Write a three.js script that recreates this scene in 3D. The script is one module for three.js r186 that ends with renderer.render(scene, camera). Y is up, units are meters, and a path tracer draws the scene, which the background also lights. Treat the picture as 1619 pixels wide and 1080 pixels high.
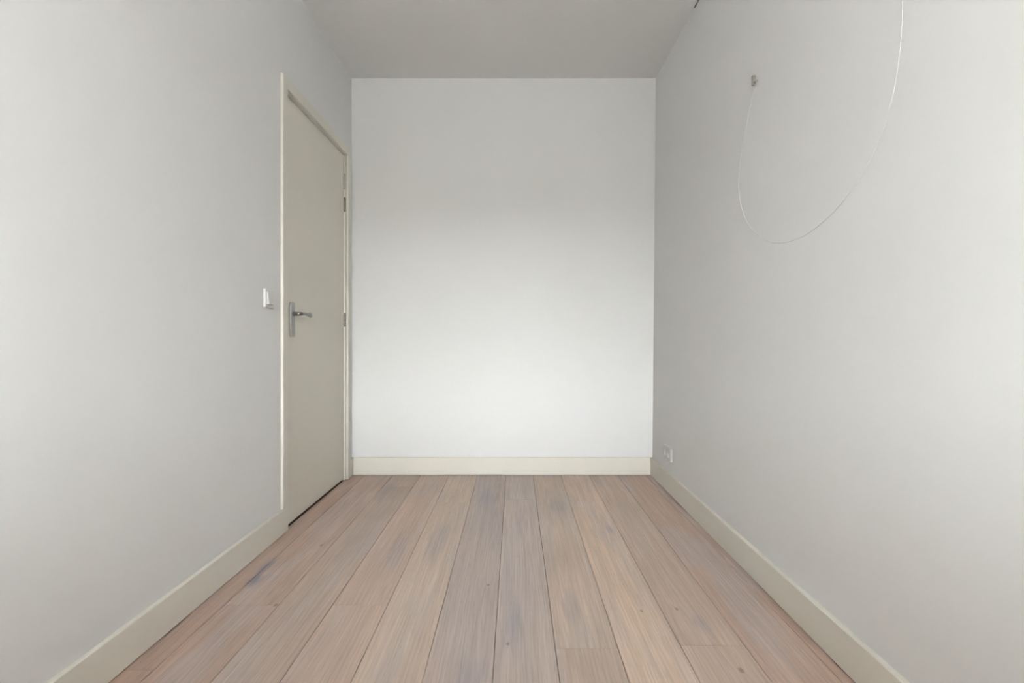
import * as THREE from 'three';
import { RoundedBoxGeometry } from 'three/addons/geometries/RoundedBoxGeometry.js';
import { RectAreaLightUniformsLib } from 'three/addons/lights/RectAreaLightUniformsLib.js';
import { mergeGeometries, mergeVertices, toCreasedNormals } from 'three/addons/utils/BufferGeometryUtils.js';

// ------------------------------------------------------------------ camera, sky, exposure
const F = 865;                       // focal length in pixels of the 1619 x 1080 frame
const VX = 814, VY = 533;            // vanishing point of the room's long edges
const EYE = 0.928;                   // camera height above the floor
const scene = new THREE.Scene();
const camera = new THREE.PerspectiveCamera(2 * Math.atan(540 / F) * 180 / Math.PI, 1619 / 1080, 0.05, 200);
camera.position.set(0, EYE, 0);
camera.lookAt(0, EYE, -1);
camera.setViewOffset(1619, 1080, 809.5 - VX, 540 - VY, 1619, 1080);
scene.add(camera);

// a bright, evenly overcast sky; it reaches the room only through the window behind the camera
scene.background = new THREE.Color().setRGB(0.925, 0.955, 0.97);
scene.backgroundIntensity = 44.0;

// the window behind the camera: inner face of its wall and its opening
const ZW = -0.6, WX0 = -0.92, WX1 = 0.76, SILL = 1.02, HEAD = 2.34;
// soft daylight of that window, the size of its glass
RectAreaLightUniformsLib.init();
const daylight = new THREE.RectAreaLight(new THREE.Color().setRGB(0.925, 0.955, 0.97), 0.5, WX1 - WX0 - 0.1, HEAD - SILL - 0.1);
daylight.name = 'window_daylight';
daylight.position.set((WX0 + WX1) / 2, (SILL + HEAD) / 2, -ZW + 0.06);
daylight.lookAt((WX0 + WX1) / 2, (SILL + HEAD) / 2, -3);
scene.add(daylight);

const renderer = new THREE.WebGLRenderer({ antialias: true });
renderer.toneMapping = THREE.LinearToneMapping;
renderer.toneMappingExposure = 1.12;
renderer.shadowMap.enabled = true;
renderer.shadowMap.type = THREE.PCFSoftShadowMap;

// ------------------------------------------------------------------ helpers
const zFloor = (py, h = 0) => F * (EYE - h) / (py - VY);            // distance of a point at height h seen at row py
const zSide = (px, X) => F * Math.abs(X) / Math.abs(px - VX);       // distance of a point on the plane x = X seen at column px
function rng(seed) { let a = seed >>> 0; return () => { a = (a + 0x6D2B79F5) >>> 0; let t = a; t = Math.imul(t ^ (t >>> 15), t | 1); t ^= t + Math.imul(t ^ (t >>> 7), t | 61); return ((t ^ (t >>> 14)) >>> 0) / 4294967296; }; }
function hash(x, y, s) { let h = Math.imul(x, 374761393) ^ Math.imul(y, 668265263) ^ Math.imul(s, 1442695041); h = Math.imul(h ^ (h >>> 13), 1274126177); return ((h ^ (h >>> 16)) >>> 0) / 4294967296; }
function vnoise(x, y, s) {
  const xi = Math.floor(x), yi = Math.floor(y); let fx = x - xi, fy = y - yi;
  fx = fx * fx * (3 - 2 * fx); fy = fy * fy * (3 - 2 * fy);
  const a = hash(xi, yi, s), b = hash(xi + 1, yi, s), c = hash(xi, yi + 1, s), d = hash(xi + 1, yi + 1, s);
  return a + (b - a) * fx + (c - a) * fy + (a - b - c + d) * fx * fy;
}
const fbm = (x, y, s, n = 3) => { let v = 0, a = 0.5, t = 0; for (let i = 0; i < n; i++) { v += a * vnoise(x, y, s + i * 17); t += a; x *= 2.03; y *= 2.03; a *= 0.5; } return v / t; };
const smooth = (a, b, x) => { const t = Math.min(1, Math.max(0, (x - a) / (b - a))); return t * t * (3 - 2 * t); };

const used = new Map();
function numbered(n) { const k = used.get(n) || 0; used.set(n, k + 1); return k ? `${n}_${String(k).padStart(3, '0')}` : n; }
function mesh(name, geo, mat, parent) {
  const m = new THREE.Mesh(geo, mat); m.name = parent ? name : numbered(name);
  m.castShadow = true; m.receiveShadow = true; (parent || scene).add(m); return m;
}
function group(name, x = 0, y = 0, z = 0, parent) { const g = new THREE.Group(); g.name = parent ? name : numbered(name); g.position.set(x, y, z); (parent || scene).add(g); return g; }
const tag = (o, label, category, kind, grp) => { o.userData = { label, category }; if (kind) o.userData.kind = kind; if (grp) o.userData.group = grp; return o; };
function box(x0, x1, y0, y1, z0, z1) { const g = new THREE.BoxGeometry(Math.abs(x1 - x0), Math.abs(y1 - y0), Math.abs(z1 - z0)); g.translate((x0 + x1) / 2, (y0 + y1) / 2, (z0 + z1) / 2); return g; }
function rbox(x0, x1, y0, y1, z0, z1, r = 0.002, seg = 2) { const g = new RoundedBoxGeometry(Math.abs(x1 - x0), Math.abs(y1 - y0), Math.abs(z1 - z0), seg, r); g.translate((x0 + x1) / 2, (y0 + y1) / 2, (z0 + z1) / 2); return g; }
// uv in metres, from the face's main direction
function metricUV(g) {
  g = g.index ? g.toNonIndexed() : g;
  const p = g.attributes.position, n = g.attributes.normal, uv = new Float32Array(p.count * 2);
  for (let i = 0; i < p.count; i++) {
    const ax = Math.abs(n.getX(i)), ay = Math.abs(n.getY(i)), az = Math.abs(n.getZ(i));
    if (ax >= ay && ax >= az) { uv[2 * i] = p.getZ(i); uv[2 * i + 1] = p.getY(i); }
    else if (ay >= az) { uv[2 * i] = p.getX(i); uv[2 * i + 1] = p.getZ(i); }
    else { uv[2 * i] = p.getX(i); uv[2 * i + 1] = p.getY(i); }
  }
  g.setAttribute('uv', new THREE.BufferAttribute(uv, 2)); return g;
}
// a profile in (x, y) pushed along z from z0 to z1
function pushZ(pts, z0, z1, bevel = 0) {
  const s = new THREE.Shape(pts.map(([x, y]) => new THREE.Vector2(x, y)));
  const g = new THREE.ExtrudeGeometry(s, { depth: Math.abs(z1 - z0) - 2 * bevel, bevelEnabled: bevel > 0, bevelSize: bevel, bevelThickness: bevel, bevelOffset: -bevel, bevelSegments: 2, steps: 1 });
  g.translate(0, 0, Math.min(z0, z1) + bevel); return g;
}
function dataTex(w, h, fn, srgb, rep = true) {
  const d = new Uint8Array(w * h * 4);
  for (let j = 0; j < h; j++) for (let i = 0; i < w; i++) { const c = fn(i, j), k = 4 * (j * w + i); d[k] = c[0]; d[k + 1] = c[1]; d[k + 2] = c[2]; d[k + 3] = 255; }
  const t = new THREE.DataTexture(d, w, h, THREE.RGBAFormat);
  t.magFilter = THREE.LinearFilter; t.minFilter = THREE.LinearMipmapLinearFilter; t.generateMipmaps = true;
  if (rep) t.wrapS = t.wrapT = THREE.RepeatWrapping;
  if (srgb) t.colorSpace = THREE.SRGBColorSpace; t.needsUpdate = true; return t;
}

// ------------------------------------------------------------------ materials
// roller-painted plaster: orange-peel relief that tiles every 0.5 m
const P = 256;
const per = (x, y, n, s) => { // periodic value noise, n cells per tile
  const xi = Math.floor(x * n), yi = Math.floor(y * n); let fx = x * n - xi, fy = y * n - yi; fx = fx * fx * (3 - 2 * fx); fy = fy * fy * (3 - 2 * fy);
  const a = hash(xi % n, yi % n, s), b = hash((xi + 1) % n, yi % n, s), c = hash(xi % n, (yi + 1) % n, s), d = hash((xi + 1) % n, (yi + 1) % n, s);
  return a + (b - a) * fx + (c - a) * fy + (a - b - c + d) * fx * fy;
};
const peel = dataTex(P, P, (i, j) => { const v = 255 * (0.45 * per(i / P, j / P, 7, 3) + 0.35 * per(i / P, j / P, 29, 5) + 0.2 * per(i / P, j / P, 97, 7)); return [v, v, v]; });
peel.repeat.set(2, 2);
const wallMat = new THREE.MeshStandardMaterial({ color: new THREE.Color().setRGB(0.92, 0.92, 0.915), roughness: 0.82, bumpMap: peel, bumpScale: 0.0006 });
const ceilMat = new THREE.MeshStandardMaterial({ color: new THREE.Color().setRGB(0.91, 0.90, 0.89), roughness: 0.92, bumpMap: peel, bumpScale: 0.0006 });
const creamMat = new THREE.MeshPhysicalMaterial({ color: new THREE.Color().setRGB(0.885, 0.855, 0.775), roughness: 0.42 });
const doorMat = new THREE.MeshPhysicalMaterial({ color: new THREE.Color().setRGB(0.88, 0.85, 0.755), roughness: 0.45 });
const whitePlastic = new THREE.MeshPhysicalMaterial({ color: new THREE.Color().setRGB(0.84, 0.84, 0.82), roughness: 0.35 });
const greyPlastic = new THREE.MeshPhysicalMaterial({ color: new THREE.Color().setRGB(0.22, 0.215, 0.2), roughness: 0.5 });
const satinMetal = new THREE.MeshStandardMaterial({ color: new THREE.Color().setRGB(0.52, 0.52, 0.51), metalness: 1, roughness: 0.38 });
const chrome = new THREE.MeshStandardMaterial({ color: new THREE.Color().setRGB(0.30, 0.30, 0.30), metalness: 1, roughness: 0.1 });
const hingeMetal = new THREE.MeshStandardMaterial({ color: new THREE.Color().setRGB(0.25, 0.235, 0.21), metalness: 0.9, roughness: 0.45 });
const darkSlab = new THREE.MeshStandardMaterial({ color: new THREE.Color().setRGB(0.10, 0.065, 0.045), roughness: 0.95 });
const stubMat = new THREE.MeshStandardMaterial({ color: new THREE.Color().setRGB(0.13, 0.12, 0.11), roughness: 0.6 });
const wireMat = new THREE.MeshPhysicalMaterial({ color: new THREE.Color().setRGB(0.88, 0.88, 0.87), roughness: 0.2 });

// ------------------------------------------------------------------ the room shell
const XL = -1.099, XR = 0.926, H = 2.671, LEAN = 0.024;   // side walls, ceiling height, outward lean of the right wall at the ceiling
const zBase = zFloor(751.5), zBack = zBase + 0.013;         // face of the far baseboard and of the far wall
const T = 0.14, TOP = H + 0.02;
const XA = -1.086, XD = -1.113;                            // faces of the architrave and of the door leaf
const zA0 = zSide(448, XA), zA1 = zSide(455.5, XA);        // near architrave
const zJ1 = zSide(543.7, XD), zB0 = zJ1 + 0.006;           // far jamb, far architrave
const zB1 = zB0 + (zA1 - zA0);
const DOORH = EYE + (VY - 151.4) * zSide(455.5, XD) / F;   // underside of the door head

{ // left wall with the door opening cut into it
  const s = new THREE.Shape();
  const a = ZW - 0.1, b = zBack + T, o0 = zA1 - 0.03, o1 = zB0 + 0.03, oh = DOORH + 0.03;
  [[a, -0.1], [o0, -0.1], [o0, oh], [o1, oh], [o1, -0.1], [b, -0.1], [b, TOP + 0.1], [a, TOP + 0.1]].forEach(([z, y], i) => i ? s.lineTo(z, y) : s.moveTo(z, y));
  const g = new THREE.ExtrudeGeometry(s, { depth: T, bevelEnabled: false });
  g.rotateY(Math.PI / 2);   // shape x -> -z, depth -> +x
  g.translate(XL - T, 0, 0);
  tag(mesh('wall_left', metricUV(g), wallMat), 'white painted wall holding the closed cream door', 'wall', 'structure');
}
const leanAt = (y) => LEAN * y / H;
tag(mesh('wall_right', metricUV(pushZ([[XR - 0.001, -0.1], [XR + T + 0.1, -0.1], [XR + T + 0.1, TOP + 0.1], [XR + leanAt(TOP + 0.1), TOP + 0.1], [XR, 0]], -ZW + 0.1, -zBack - T)), wallMat), 'white painted wall with the loose wire loop and low socket', 'wall', 'structure');
tag(mesh('wall_back', metricUV(box(XL - T, XR + T, -0.1, TOP + 0.1, -zBack, -zBack - T)), wallMat), 'plain white end wall between door and right corner', 'wall', 'structure');
tag(mesh('ceiling', metricUV(box(XL - T, XR + T + 0.1, H, H + 0.16, -ZW + 0.2, -zBack - T)), ceilMat), 'flat white painted ceiling', 'ceiling', 'structure');
// window wall behind the camera
{
  const s = new THREE.Shape([[XL - T, -0.1], [XR + T + 0.1, -0.1], [XR + T + 0.1, TOP + 0.1], [XL - T, TOP + 0.1]].map((p) => new THREE.Vector2(...p)));
  s.holes.push(new THREE.Path([[WX0, SILL], [WX0, HEAD], [WX1, HEAD], [WX1, SILL]].map((p) => new THREE.Vector2(...p))));
  const g = new THREE.ExtrudeGeometry(s, { depth: 0.2, bevelEnabled: false }); g.translate(0, 0, -ZW);
  tag(mesh('wall_front', metricUV(g), wallMat), 'white wall with the window behind the viewer', 'wall', 'structure');
  const w = group('window_1', (WX0 + WX1) / 2, SILL, -ZW + 0.1); tag(w, 'white framed two-pane window behind the viewer', 'window', 'structure');
  const hw = (WX1 - WX0) / 2, hh = HEAD - SILL, f = 0.05;
  mesh('window_frame', mergeGeometries([rbox(-hw, hw, 0, f, -0.03, 0.03), rbox(-hw, hw, hh - f, hh, -0.03, 0.03), rbox(-hw, -hw + f, 0, hh, -0.03, 0.03), rbox(hw - f, hw, 0, hh, -0.03, 0.03), rbox(-f / 2, f / 2, 0, hh, -0.03, 0.03)]), creamMat, w);
  const glass = new THREE.MeshPhysicalMaterial({ color: 0xffffff, transmission: 1, roughness: 0, thickness: 0, ior: 1.5 });
  for (const k of [-1, 0]) mesh('pane', box(k ? -hw + f : f / 2, k ? -f / 2 : hw - f, f, hh - f, -0.003, 0.003), glass, w);
  mesh('window_sill', rbox(-hw - 0.05, hw + 0.05, -0.03, 0, -0.22, -0.03, 0.004), creamMat, w);
}

// ------------------------------------------------------------------ floor of separate oak planks
const JX = [XL + 0.004, -1.007, -0.818, -0.632, -0.441, -0.250, -0.060, 0.121, 0.308, 0.498, 0.691, 0.880, XR - 0.004];
const zEnd = (py) => zFloor(py);
// end joints of each row by their row in the photograph; the planks behind the camera run on at the usual length
const ENDS = [[zEnd(1059.6), 3.4], [zEnd(957), -0.1], [1.05, 3.05 + 0.35], [zEnd(957), -0.1], [zEnd(794), 1.0], [0.55, 2.75 + 5], [zEnd(790), 0.95], [zEnd(1025), 5], [zEnd(792.5), 1.05], [zEnd(1020.7), -0.4], [0.8, 5], [zEnd(930), 0.1]];
// colour of the whitewashed oak, one per row of boards
const TONE = [[184, 158, 143], [186, 162, 148], [192, 173, 161], [197, 175, 161], [203, 184, 169], [188, 174, 168], [196, 181, 173], [196, 178, 165], [210, 186, 167], [196, 175, 161], [193, 168, 153], [186, 160, 145]];
// marks in the wood: knots and grey-blue stains, as [x, z, kind, size]
const at = (px, py) => { const z = zFloor(py); return [(px - VX) * z / F, z]; };
const MARKS = [
  [...at(402, 917), 'stain', 0.035, 0.09, 1.5], [...at(422, 896), 'stain', 0.04, 0.13, 1.1], [...at(508, 862), 'knot', 0.009],
  [...at(1014, 966), 'knot', 0.006], [...at(1070, 963), 'knot', 0.007], [...at(1108, 985), 'stain', 0.045, 0.10], [...at(1172, 1060), 'knot', 0.009],
  [...at(803, 1018), 'knot', 0.007], [...at(772, 925), 'knot', 0.006], [...at(965, 838), 'stain', 0.03, 0.10], [...at(436, 957), 'knot', 0.008],
  [...at(740, 1075), 'stain', 0.06, 0.15], [...at(812, 985), 'stain', 0.04, 0.25], [...at(905, 965), 'stain', 0.04, 0.2], [...at(880, 800), 'stain', 0.06, 0.25],
  [...at(690, 860), 'stain', 0.06, 0.3], [...at(625, 870), 'stain', 0.05, 0.3], [...at(770, 790), 'stain', 0.07, 0.3], [...at(610, 775), 'stain', 0.06, 0.3],
];
function plankTexture(seed, tone, W, L, x0, z0) {   // u across the board from x0, v along it from distance z0
  const w = 192, h = Math.max(128, Math.min(1024, Math.round(L * 460))), r = rng(seed), u0 = 0.2 + 0.6 * r(), cath = r() < 0.5 ? 1 : 0.25, wash = 0.25 + 0.5 * r();
  const marks = MARKS.filter(([x, z]) => x > x0 - 0.03 && x < x0 + W + 0.03 && z > z0 - 0.2 && z < z0 + L + 0.2);
  return dataTex(w, h, (i, j) => {
    let u = (i + 0.5) / w * W, v = (j + 0.5) / h * L, X = x0 + u, Z = z0 + v, kn = 0, st = 0, warp = 0;
    for (const [mx, mz, kind, a, b, f = 0.42] of marks) {
      if (kind === 'knot') { const dx = X - mx, dz = (Z - mz) * 0.55, d = Math.hypot(dx, dz); kn = Math.max(kn, 1 - smooth(a * 0.35, a * 1.1, d)); warp += Math.sign(dx) * a * 1.1 * Math.exp(-((dx / (a * 3)) ** 2 + (dz / (a * 3)) ** 2)); }
      else { const n = 0.55 + 0.9 * fbm(X * 60, Z * 9, 77, 3); st = Math.max(st, smooth(1, 0.1, Math.hypot((X - mx) / a, (Z - mz) / b) * n) * f * (0.35 + 0.65 * vnoise(X * 150, Z * 6, 9))); }
    }
    u += warp;
    const sw = 0.012 * (fbm(u * 9, v * 1.6, seed, 2) - 0.5);
    const cu = (u + sw) / W - u0, ring = Math.sin(2 * Math.PI * (Math.hypot(cu * 7, cath * (v - L * 0.45) * 1.3) * (1.6 + cath) + 2.6 * fbm(u * 14, v * 2.2, seed + 3, 2)));
    const streak = fbm((u + sw) * 70, v * 1.7, seed + 5, 3) - 0.5, fine = vnoise((u + sw) * 420, v * 9, seed + 9) - 0.5, pore = smooth(0.70, 0.95, vnoise((u + sw) * 620, v * 22, seed + 11));
    const patch = smooth(0.42, 0.72, fbm(u * 11, v * 1.9, seed + 21, 3)) * wash, warm = smooth(0.55, 0.8, fbm(u * 8, v * 2.6, seed + 31, 2)) * 0.35;
    let k = 1.035 + 0.016 * ring + 0.11 * streak + 0.085 * fine - 0.05 * pore + 0.07 * (fbm(u * 5, v * 3, seed + 41, 2) - 0.5);
    let c = [tone[0] * k, tone[1] * k, tone[2] * k];
    const mix = (t, a) => { for (let q = 0; q < 3; q++) c[q] += (t[q] - c[q]) * a; };
    mix([194 * k, 184 * k, 183 * k], patch * 0.75); mix([212 * k, 182 * k, 160 * k], warm * 0.4);
    mix([142 * k, 139 * k, 152 * k], Math.min(1, st)); mix([126, 106, 96], kn * 0.55);
    return c.map((q) => Math.max(0, Math.min(255, q)));
  }, true, false);
}
const grainBump = dataTex(256, 256, (i, j) => { const v = 255 * (0.6 * per(i / 256, j / 2048, 128, 3) + 0.4 * per(i / 256, j / 1024, 64, 8)); return [v, v, v]; });
// a board with chamfered upper edges: top at y = 0
function board(x0, x1, z0, z1, seed) {
  const c = 0.0016, th = 0.014, X0 = x0 + 0.0007, X1 = x1 - 0.0007, Z0 = z0 + 0.0003, Z1 = z1 - 0.0003, ce = 0.0006;
  const ring = (dx, dz, y) => [[X0 + dx, y, -Z0 - dz], [X1 - dx, y, -Z0 - dz], [X1 - dx, y, -Z1 + dz], [X0 + dx, y, -Z1 + dz]];
  const A = ring(0, 0, -th), B = ring(0, 0, -c), C = ring(c, ce, 0), pos = [], uv = [];
  const put = (p) => { pos.push(...p); uv.push((p[0] - x0) / (x1 - x0), (-p[2] - z0) / (z1 - z0)); };
  const quad = (a, b, d, e) => { put(a); put(b); put(d); put(a); put(d); put(e); };
  for (let k = 0; k < 4; k++) { const n = (k + 1) % 4; quad(A[k], A[n], B[n], B[k]); quad(B[k], B[n], C[n], C[k]); }
  quad(C[0], C[1], C[2], C[3]); quad(A[3], A[2], A[1], A[0]);
  const g = new THREE.BufferGeometry();
  g.setAttribute('position', new THREE.Float32BufferAttribute(pos, 3)); g.setAttribute('uv', new THREE.Float32BufferAttribute(uv, 2)); g.computeVertexNormals();
  return g;
}
const floor = group('floor'); tag(floor, 'whitewashed oak plank floor with grey-pink boards', 'floor', 'structure');
{
  mesh('subfloor', metricUV(box(XL - T, XR + T, -0.1, -0.0135, -ZW + 0.1, -zBack - T)), darkSlab, floor);
  { // the board that runs on under the door
    const zt = [zA1 + 0.001, zB0 - 0.001], xt = [XD + 0.005, XL + 0.004], map = plankTexture(7, TONE[0], xt[1] - xt[0], zt[1] - zt[0], xt[0], zt[0]);
    mesh('plank', board(xt[0], xt[1], zt[0], zt[1], 7), new THREE.MeshStandardMaterial({ map, roughness: 0.5, bumpMap: grainBump, bumpScale: 0.00012 }), floor);
  }
  let id = 11;
  for (let r = 0; r < JX.length - 1; r++) {
    const cuts = [ZW + 0.004, ...ENDS[r].filter((z) => z > ZW + 0.2 && z < zBack - 0.15).sort((a, b) => a - b), zBack - 0.004];
    for (let k = 0; k < cuts.length - 1; k++) {
      id += 13; const q = rng(id)(), t = TONE[r].map((c) => c * (k === cuts.length - 2 ? 1 : 0.985 + 0.05 * (q - 0.5)));
      const map = plankTexture(id, t, JX[r + 1] - JX[r], cuts[k + 1] - cuts[k], JX[r], cuts[k]);
      const m = new THREE.MeshStandardMaterial({ map, roughness: 0.5, bumpMap: grainBump, bumpScale: 0.00012 });
      mesh('plank', board(JX[r], JX[r + 1], cuts[k], cuts[k + 1], id), m, floor);
    }
  }
}

// ------------------------------------------------------------------ baseboards
const BH = 0.118, BG = 0.005;
const skirt = (face, back) => { const s = Math.sign(back - face); return [[back, BG], [face, BG], [face, BH - 0.003], [face + s * 0.001, BH - 0.001], [face + s * 0.003, BH], [back, BH]]; };
const XSL = XL + 0.0145, XSR = XR - 0.0165;
{
  const zs = zA1 - 0.001;
  tag(mesh('baseboard_left', pushZ(skirt(XSL, XL - 0.001), -ZW, -zs), creamMat), 'cream baseboard running up to the door', 'baseboard', 'structure');
  tag(mesh('baseboard_right', pushZ(skirt(XSR, XR), -ZW, -zBack), creamMat), 'cream baseboard below the double socket', 'baseboard', 'structure');
  const g = pushZ(skirt(0, 0.0135), 0, XSR - XSL); // along z first, then turned to run along x
  g.rotateY(Math.PI / 2); g.translate(XSL, 0, -zBase);
  tag(mesh('baseboard_back', g, creamMat), 'cream baseboard across the plain end wall', 'baseboard', 'structure');
  tag(mesh('baseboard_corner', pushZ(skirt(XSL - 0.0005, XL - 0.001), -zB1 - 0.0005, -zBack), creamMat), 'short cream baseboard stub between architrave and corner', 'baseboard', 'structure');
}

// ------------------------------------------------------------------ the door
const door = group('door_1', XL, 0, -(zA1 + zB0) / 2); tag(door, 'closed plain cream door with metal lever handle in painted frame', 'door', 'structure');
{
  const L = (g) => { g.translate(-door.position.x, 0, -door.position.z); return g; };
  const W = zA1 - zA0, topA = DOORH + 0.002, topB = topA + W;
  // architrave lying on the wall
  mesh('architrave', L(rbox(XL - 0.001, XA, BH, topB, -zA0, -zA1, 0.0025)), creamMat, door);
  mesh('architrave', L(rbox(XL - 0.001, XA, 0, topB, -zB0, -zB1, 0.0025)), creamMat, door);
  mesh('architrave', L(rbox(XL - 0.001, XA, topA, topB, -zA1, -zB0, 0.0025)), creamMat, door);
  // jambs in the opening, with the stop behind the leaf
  const jx0 = XL - T, jx1 = XL - 0.003, lf = XD - 0.041;
  const zl0 = zA1 + 0.003, zl1 = zJ1;   // clear width for the leaf
  mesh('jamb', L(mergeGeometries([rbox(jx0, jx1, 0, topA, -(zA1 - 0.03), -(zl0 - 0.002), 0.0015), box(jx0, lf, 0, topA, -(zl0 - 0.002), -(zl0 + 0.012)).toNonIndexed()].map((g) => g.index ? g.toNonIndexed() : g))), creamMat, door);
  mesh('jamb', L(mergeGeometries([rbox(jx0, jx1, 0, topA, -(zl1 + 0.0015), -(zB0 + 0.03), 0.0015), box(jx0, lf, 0, topA, -(zl1 - 0.012), -(zl1 + 0.0015)).toNonIndexed()].map((g) => g.index ? g.toNonIndexed() : g))), creamMat, door);
  mesh('jamb', L(mergeGeometries([rbox(jx0, jx1, DOORH, DOORH + 0.03, -zl0, -zl1, 0.0015), box(jx0, lf, DOORH - 0.012, DOORH + 0.001, -zl0, -zl1).toNonIndexed()].map((g) => g.index ? g.toNonIndexed() : g))), creamMat, door);
  const leaf = mesh('door_leaf', L(rbox(XD - 0.04, XD, 0.007, DOORH - 0.0035, -(zl0 + 0.001), -(zl1 - 0.0015), 0.0015)), doorMat, door);
  leaf.userData.label = 'flat cream door leaf';
  // hinges: three knuckles on a pin
  const hz = -(zJ1 - 0.001), hx = XD + 0.005, yAt = (py) => EYE + (VY - py) * zJ1 / F;
  const hinge = (yc, len, r, mat, label) => {
    const parts = [], n = 3, s = len / n;
    for (let k = 0; k < n; k++) { const c = new THREE.CylinderGeometry(r, r, s - 0.003, 14); c.translate(hx, yc - len / 2 + s * (k + 0.5), hz); parts.push(c); }
    const pin = new THREE.CylinderGeometry(r * 0.6, r * 0.6, len + 0.006, 10); pin.translate(hx, yc, hz); parts.push(pin);
    const h = mesh('hinge', L(mergeGeometries(parts)), mat, leaf); h.userData.label = label;
  };
  hinge(yAt(323.5), 0.089, 0.0072, hingeMetal, 'dark metal hinge');
  hinge(yAt(506), 0.084, 0.0072, hingeMetal, 'dark metal hinge');
  hinge(yAt(683), 0.084, 0.0068, doorMat, 'hinge painted over in cream');
  hinge(yAt(287), 0.098, 0.0050, satinMetal, 'slim pale metal hinge');
  // handle plate and lever
  const zp = zSide(461.3, XD), yp = EYE + (VY - 505) * zp / F, ph = 0.172, pw = 0.052;
  {
    const s = new THREE.Shape(); const r = 0.012, a = pw / 2, b = ph / 2;
    s.moveTo(-a + r, -b); s.lineTo(a - r, -b); s.quadraticCurveTo(a, -b, a, -b + r); s.lineTo(a, b - r); s.quadraticCurveTo(a, b, a - r, b); s.lineTo(-a + r, b); s.quadraticCurveTo(-a, b, -a, b - r); s.lineTo(-a, -b + r); s.quadraticCurveTo(-a, -b, -a + r, -b);
    const g = new THREE.ExtrudeGeometry(s, { depth: 0.005, bevelEnabled: true, bevelSize: 0.002, bevelThickness: 0.002, bevelOffset: -0.002, bevelSegments: 2, curveSegments: 6 });
    g.rotateY(Math.PI / 2); g.translate(XD, yp, -zp);
    const p = mesh('handle_plate', L(g), satinMetal, leaf); p.userData.label = 'brushed metal handle plate';
  }
  const yl = EYE + (VY - 496.5) * zp / F;
  { // lever: a neck out of the plate, a bend, a swelling grip that droops a little towards its end
    const pts = [[XD + 0.004, yl, zp, 0.0105, 0.0105], [XD + 0.018, yl, zp, 0.0095, 0.0095], [XD + 0.036, yl, zp + 0.002, 0.0085, 0.0095], [XD + 0.047, yl + 0.001, zp + 0.012, 0.007, 0.0085], [XD + 0.052, yl + 0.001, zp + 0.035, 0.006, 0.0075], [XD + 0.054, yl - 0.001, zp + 0.07, 0.007, 0.0085], [XD + 0.054, yl - 0.002, zp + 0.095, 0.0085, 0.0125], [XD + 0.053, yl - 0.0035, zp + 0.115, 0.008, 0.0125], [XD + 0.0525, yl - 0.0045, zp + 0.124, 0.0055, 0.009], [XD + 0.052, yl - 0.005, zp + 0.1275, 0.0005, 0.0008]];
    const c = new THREE.CatmullRomCurve3(pts.map((p) => new THREE.Vector3(p[0], p[1], -p[2]))), n = 60, m = 20, pos = [], idx = [];
    for (let i = 0; i <= n; i++) {
      const t = i / n, P0 = c.getPoint(t), d = c.getTangent(t), up = new THREE.Vector3(0, 1, 0), side = new THREE.Vector3().crossVectors(d, up).normalize(), v = new THREE.Vector3().crossVectors(side, d).normalize();
      const q = t * (pts.length - 1), k = Math.min(pts.length - 2, Math.floor(q)), e = q - k, ra = pts[k][3] * (1 - e) + pts[k + 1][3] * e, rb = pts[k][4] * (1 - e) + pts[k + 1][4] * e;
      for (let j = 0; j < m; j++) { const a = j / m * Math.PI * 2; pos.push(P0.x + side.x * Math.cos(a) * ra + v.x * Math.sin(a) * rb, P0.y + side.y * Math.cos(a) * ra + v.y * Math.sin(a) * rb, P0.z + side.z * Math.cos(a) * ra + v.z * Math.sin(a) * rb); }
    }
    for (let i = 0; i < n; i++) for (let j = 0; j < m; j++) { const a = i * m + j, b = i * m + (j + 1) % m; idx.push(a, b, a + m, b, b + m, a + m); }
    const g = new THREE.BufferGeometry(); g.setAttribute('position', new THREE.Float32BufferAttribute(pos, 3)); g.setIndex(idx); g.computeVertexNormals();
    const l = mesh('lever_handle', L(g), chrome, leaf); l.userData.label = 'polished chrome lever';
  }
}
// the unlit hallway behind the door: a closed box, so that no daylight comes under the leaf
{
  const x0 = XL - T, x1 = x0 - 1.0, za = zA1 - 0.2, zb = zBack + T, t = 0.1;
  const g = mergeGeometries([box(x1 - t, x1, -0.1, H, -za, -zb), box(x1 - t, x0, H, H + t, -za, -zb), box(x1 - t, x0, -0.1, H + t, -za, -za + t), box(x1 - t, x0, -0.1, H + t, -zb, -zb - t), box(x1 - t, x0, -0.1 - t, -0.0, -za, -zb)]);
  tag(mesh('wall_hallway', metricUV(g), wallMat), 'hallway enclosure beyond the closed door', 'wall', 'structure');
}

// ------------------------------------------------------------------ light switch on the left wall
{
  const z0 = zSide(416, XL), z1 = z0 + 0.083, zc = (z0 + z1) / 2, yc = EYE + (VY - 471) * z0 / F;
  const s = group('light_switch', XL, yc, -zc); tag(s, 'white rocker light switch on the wall beside the door', 'light switch');
  mesh('frame', rbox(-0.0005, 0.010, -0.0415, 0.0415, -0.0415, 0.0415, 0.003, 3), whitePlastic, s);
  // the rocker is wedge shaped: its lower half stands out further
  const w = 0.028, sh = new THREE.Shape([[0.008, -w], [0.0205, -w + 0.002], [0.0175, 0], [0.0155, w - 0.001], [0.008, w]].map((p) => new THREE.Vector2(...p)));
  const g = new THREE.ExtrudeGeometry(sh, { depth: 2 * w - 0.003, bevelEnabled: true, bevelSize: 0.001, bevelThickness: 0.0015, bevelOffset: -0.001, bevelSegments: 2 }); g.translate(0, 0, -w + 0.0015);
  mesh('rocker', g, whitePlastic, s);
}
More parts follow.
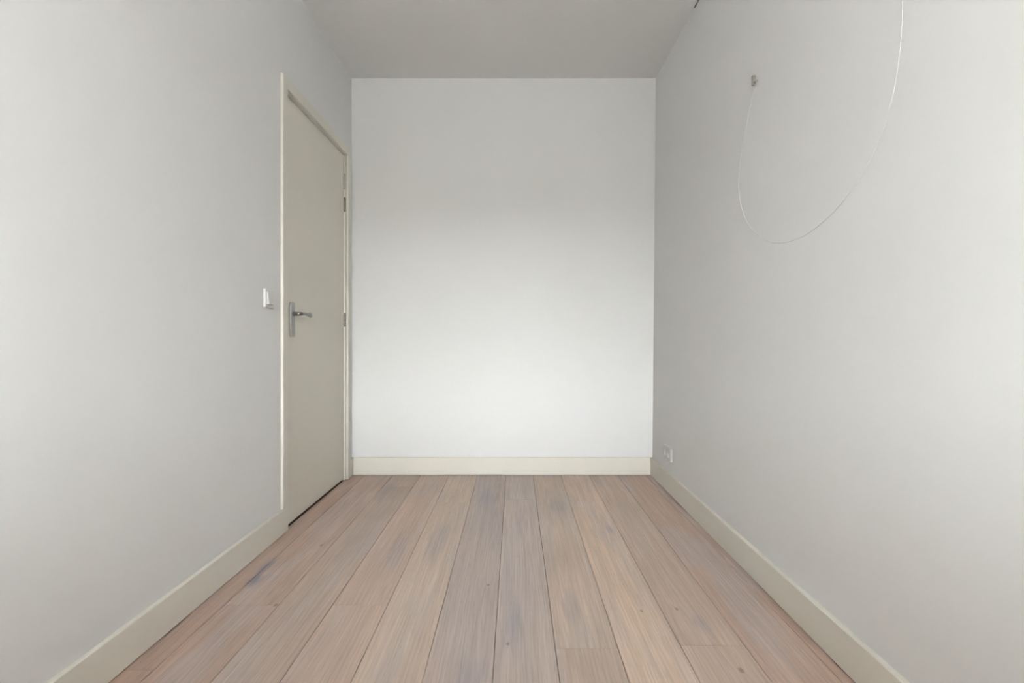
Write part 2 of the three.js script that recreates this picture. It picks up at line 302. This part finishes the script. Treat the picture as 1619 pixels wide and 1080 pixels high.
// ------------------------------------------------------------------ double socket on the right wall
{
  const zn = zSide(1063, XR), yc = EYE - (721 - VY) * zn / F, xw = XR + leanAt(yc);
  const s = group('wall_socket', xw, yc, -(zn + 0.076)); tag(s, 'white double wall socket low on the wall above the baseboard', 'socket');
  const sh = new THREE.Shape(), a = 0.076, b = 0.0405, r = 0.006;
  sh.moveTo(-a + r, -b); sh.lineTo(a - r, -b); sh.quadraticCurveTo(a, -b, a, -b + r); sh.lineTo(a, b - r); sh.quadraticCurveTo(a, b, a - r, b); sh.lineTo(-a + r, b); sh.quadraticCurveTo(-a, b, -a, b - r); sh.lineTo(-a, -b + r); sh.quadraticCurveTo(-a, -b, -a + r, -b);
  for (const k of [-1, 1]) { const p = new THREE.Path(); p.absarc(k * 0.0355, 0, 0.0215, 0, Math.PI * 2, true); sh.holes.push(p); }
  const g = new THREE.ExtrudeGeometry(sh, { depth: 0.014, bevelEnabled: true, bevelSize: 0.0015, bevelThickness: 0.0015, bevelOffset: -0.0015, bevelSegments: 2, curveSegments: 24 });
  g.rotateY(-Math.PI / 2); g.translate(0.001, 0, 0);
  mesh('frame', g, whitePlastic, s);
  for (const k of [-1, 1]) {
    const c = new THREE.CylinderGeometry(0.0214, 0.0214, 0.003, 28); c.rotateZ(Math.PI / 2); c.translate(-0.0015, 0, k * 0.0355);
    const o = mesh('socket_well', c, whitePlastic, s);
    for (const e of [-1, 1]) { const h = new THREE.CylinderGeometry(0.0026, 0.0026, 0.001, 12); h.rotateZ(Math.PI / 2); h.translate(-0.0033, 0, k * 0.0355 + e * 0.0095); mesh('pin_hole', h, stubMat, o); }
  }
}
// ------------------------------------------------------------------ wall clip with the loose wire, cable stub at the ceiling
const onRight = (px, py, off) => { // the point of the right wall seen at a pixel, standing off the wall by off
  let X = XR, z = 1, y = 1; for (let k = 0; k < 6; k++) { z = zSide(px, X - off); y = EYE + (VY - py) * z / F; X = XR + leanAt(y); }
  return new THREE.Vector3(X - off, y, -z);
};
{
  const p = onRight(1197, 127.5, 0), c = group('wire_clip', p.x, p.y, p.z); tag(c, 'small grey clip on the wall, upper end of thin wire loop', 'clip');
  mesh('clip_body', rbox(-0.020, -0.006, -0.019, 0.019, -0.006, 0.006, 0.002), greyPlastic, c);
  const n = new THREE.CylinderGeometry(0.0035, 0.0045, 0.011, 12); n.rotateZ(Math.PI / 2); n.translate(-0.0025, 0.004, 0);
  mesh('screw', n, satinMetal, c);
  const rg = new THREE.TorusGeometry(0.0065, 0.0013, 8, 20); rg.rotateY(Math.PI / 2); rg.translate(-0.013, -0.016, 0.006);
  mesh('ring', rg, satinMetal, c);
  const W = [[1194, 134, 0.013], [1189, 155, 0.010], [1177, 215, 0.006], [1168.5, 270, 0.0025], [1168, 302, 0.0025], [1178, 345, 0.0025], [1200, 373, 0.0025], [1225, 384, 0.0025], [1265, 376, 0.0025], [1310, 343, 0.0025], [1345, 302, 0.006], [1383, 237, 0.010], [1408, 165, 0.018], [1419, 110, 0.024], [1425, 55, 0.026], [1427, 0, 0.02], [1427, -70, 0.004]];
  const curve = new THREE.CatmullRomCurve3(W.map(([x, y, o]) => onRight(x, y, o)));
  tag(mesh('hanging_wire', new THREE.TubeGeometry(curve, 160, 0.0008, 8), wireMat), 'thin pale wire hanging in a wide loop on the wall', 'wire');
  const z = F * (H - EYE) / (VY + 8), q = (px, py) => new THREE.Vector3((px - VX) * z / F, EYE + (VY - py) * z / F, -z);
  const cs = new THREE.CatmullRomCurve3([q(1106, -9.5), q(1105.5, -4), q(1103, 3), q(1098, 12)]);
  const st = mesh('cable_stub', new THREE.TubeGeometry(cs, 20, 0.0034, 10), stubMat); tag(st, 'short dark cable end poking from the ceiling by the wall', 'cable');
}

// ------------------------------------------------------------------ outside the window: street and the houses across it
{
  const render = new THREE.MeshStandardMaterial({ color: new THREE.Color().setRGB(0.5, 0.48, 0.44), roughness: 0.9 }), paving = new THREE.MeshStandardMaterial({ color: new THREE.Color().setRGB(0.45, 0.44, 0.42), roughness: 0.95 }), dark = new THREE.MeshStandardMaterial({ color: new THREE.Color().setRGB(0.05, 0.055, 0.06), roughness: 0.2 });
  tag(mesh('street', metricUV(box(-40, 40, -3.4, -3.2, 1.2, 40)), paving), 'paved street below the window behind the viewer', 'street', 'structure');
  tag(mesh('balcony', metricUV(box(-4, 4, 2.36, 2.56, -ZW + 0.2, -ZW + 2.2)), paving), 'concrete balcony slab above the window behind the viewer', 'balcony', 'structure');
  for (const [a, c] of [[-1.35, -1.2], [1.02, 1.17]]) tag(mesh('balcony_screen', metricUV(box(a, c, -0.3, 2.36, -ZW + 0.2, -ZW + 2.2)), paving), 'concrete balcony screen wall beside the window behind the viewer', 'balcony', 'structure', 'balcony screens');
  const b = group('terraced_house', 0, -3.2, 19); tag(b, 'pale rendered row of houses across the street', 'building');
  mesh('facade', metricUV(box(-40, 40, 0, 6.9, 0, 8)), render, b);
  for (let i = -4; i <= 4; i++) for (const y of [0.9, 3.9]) mesh('window', box(i * 3 - 0.7, i * 3 + 0.7, y, y + 1.8, -0.05, 0.1), dark, b);
}

renderer.render(scene, camera);
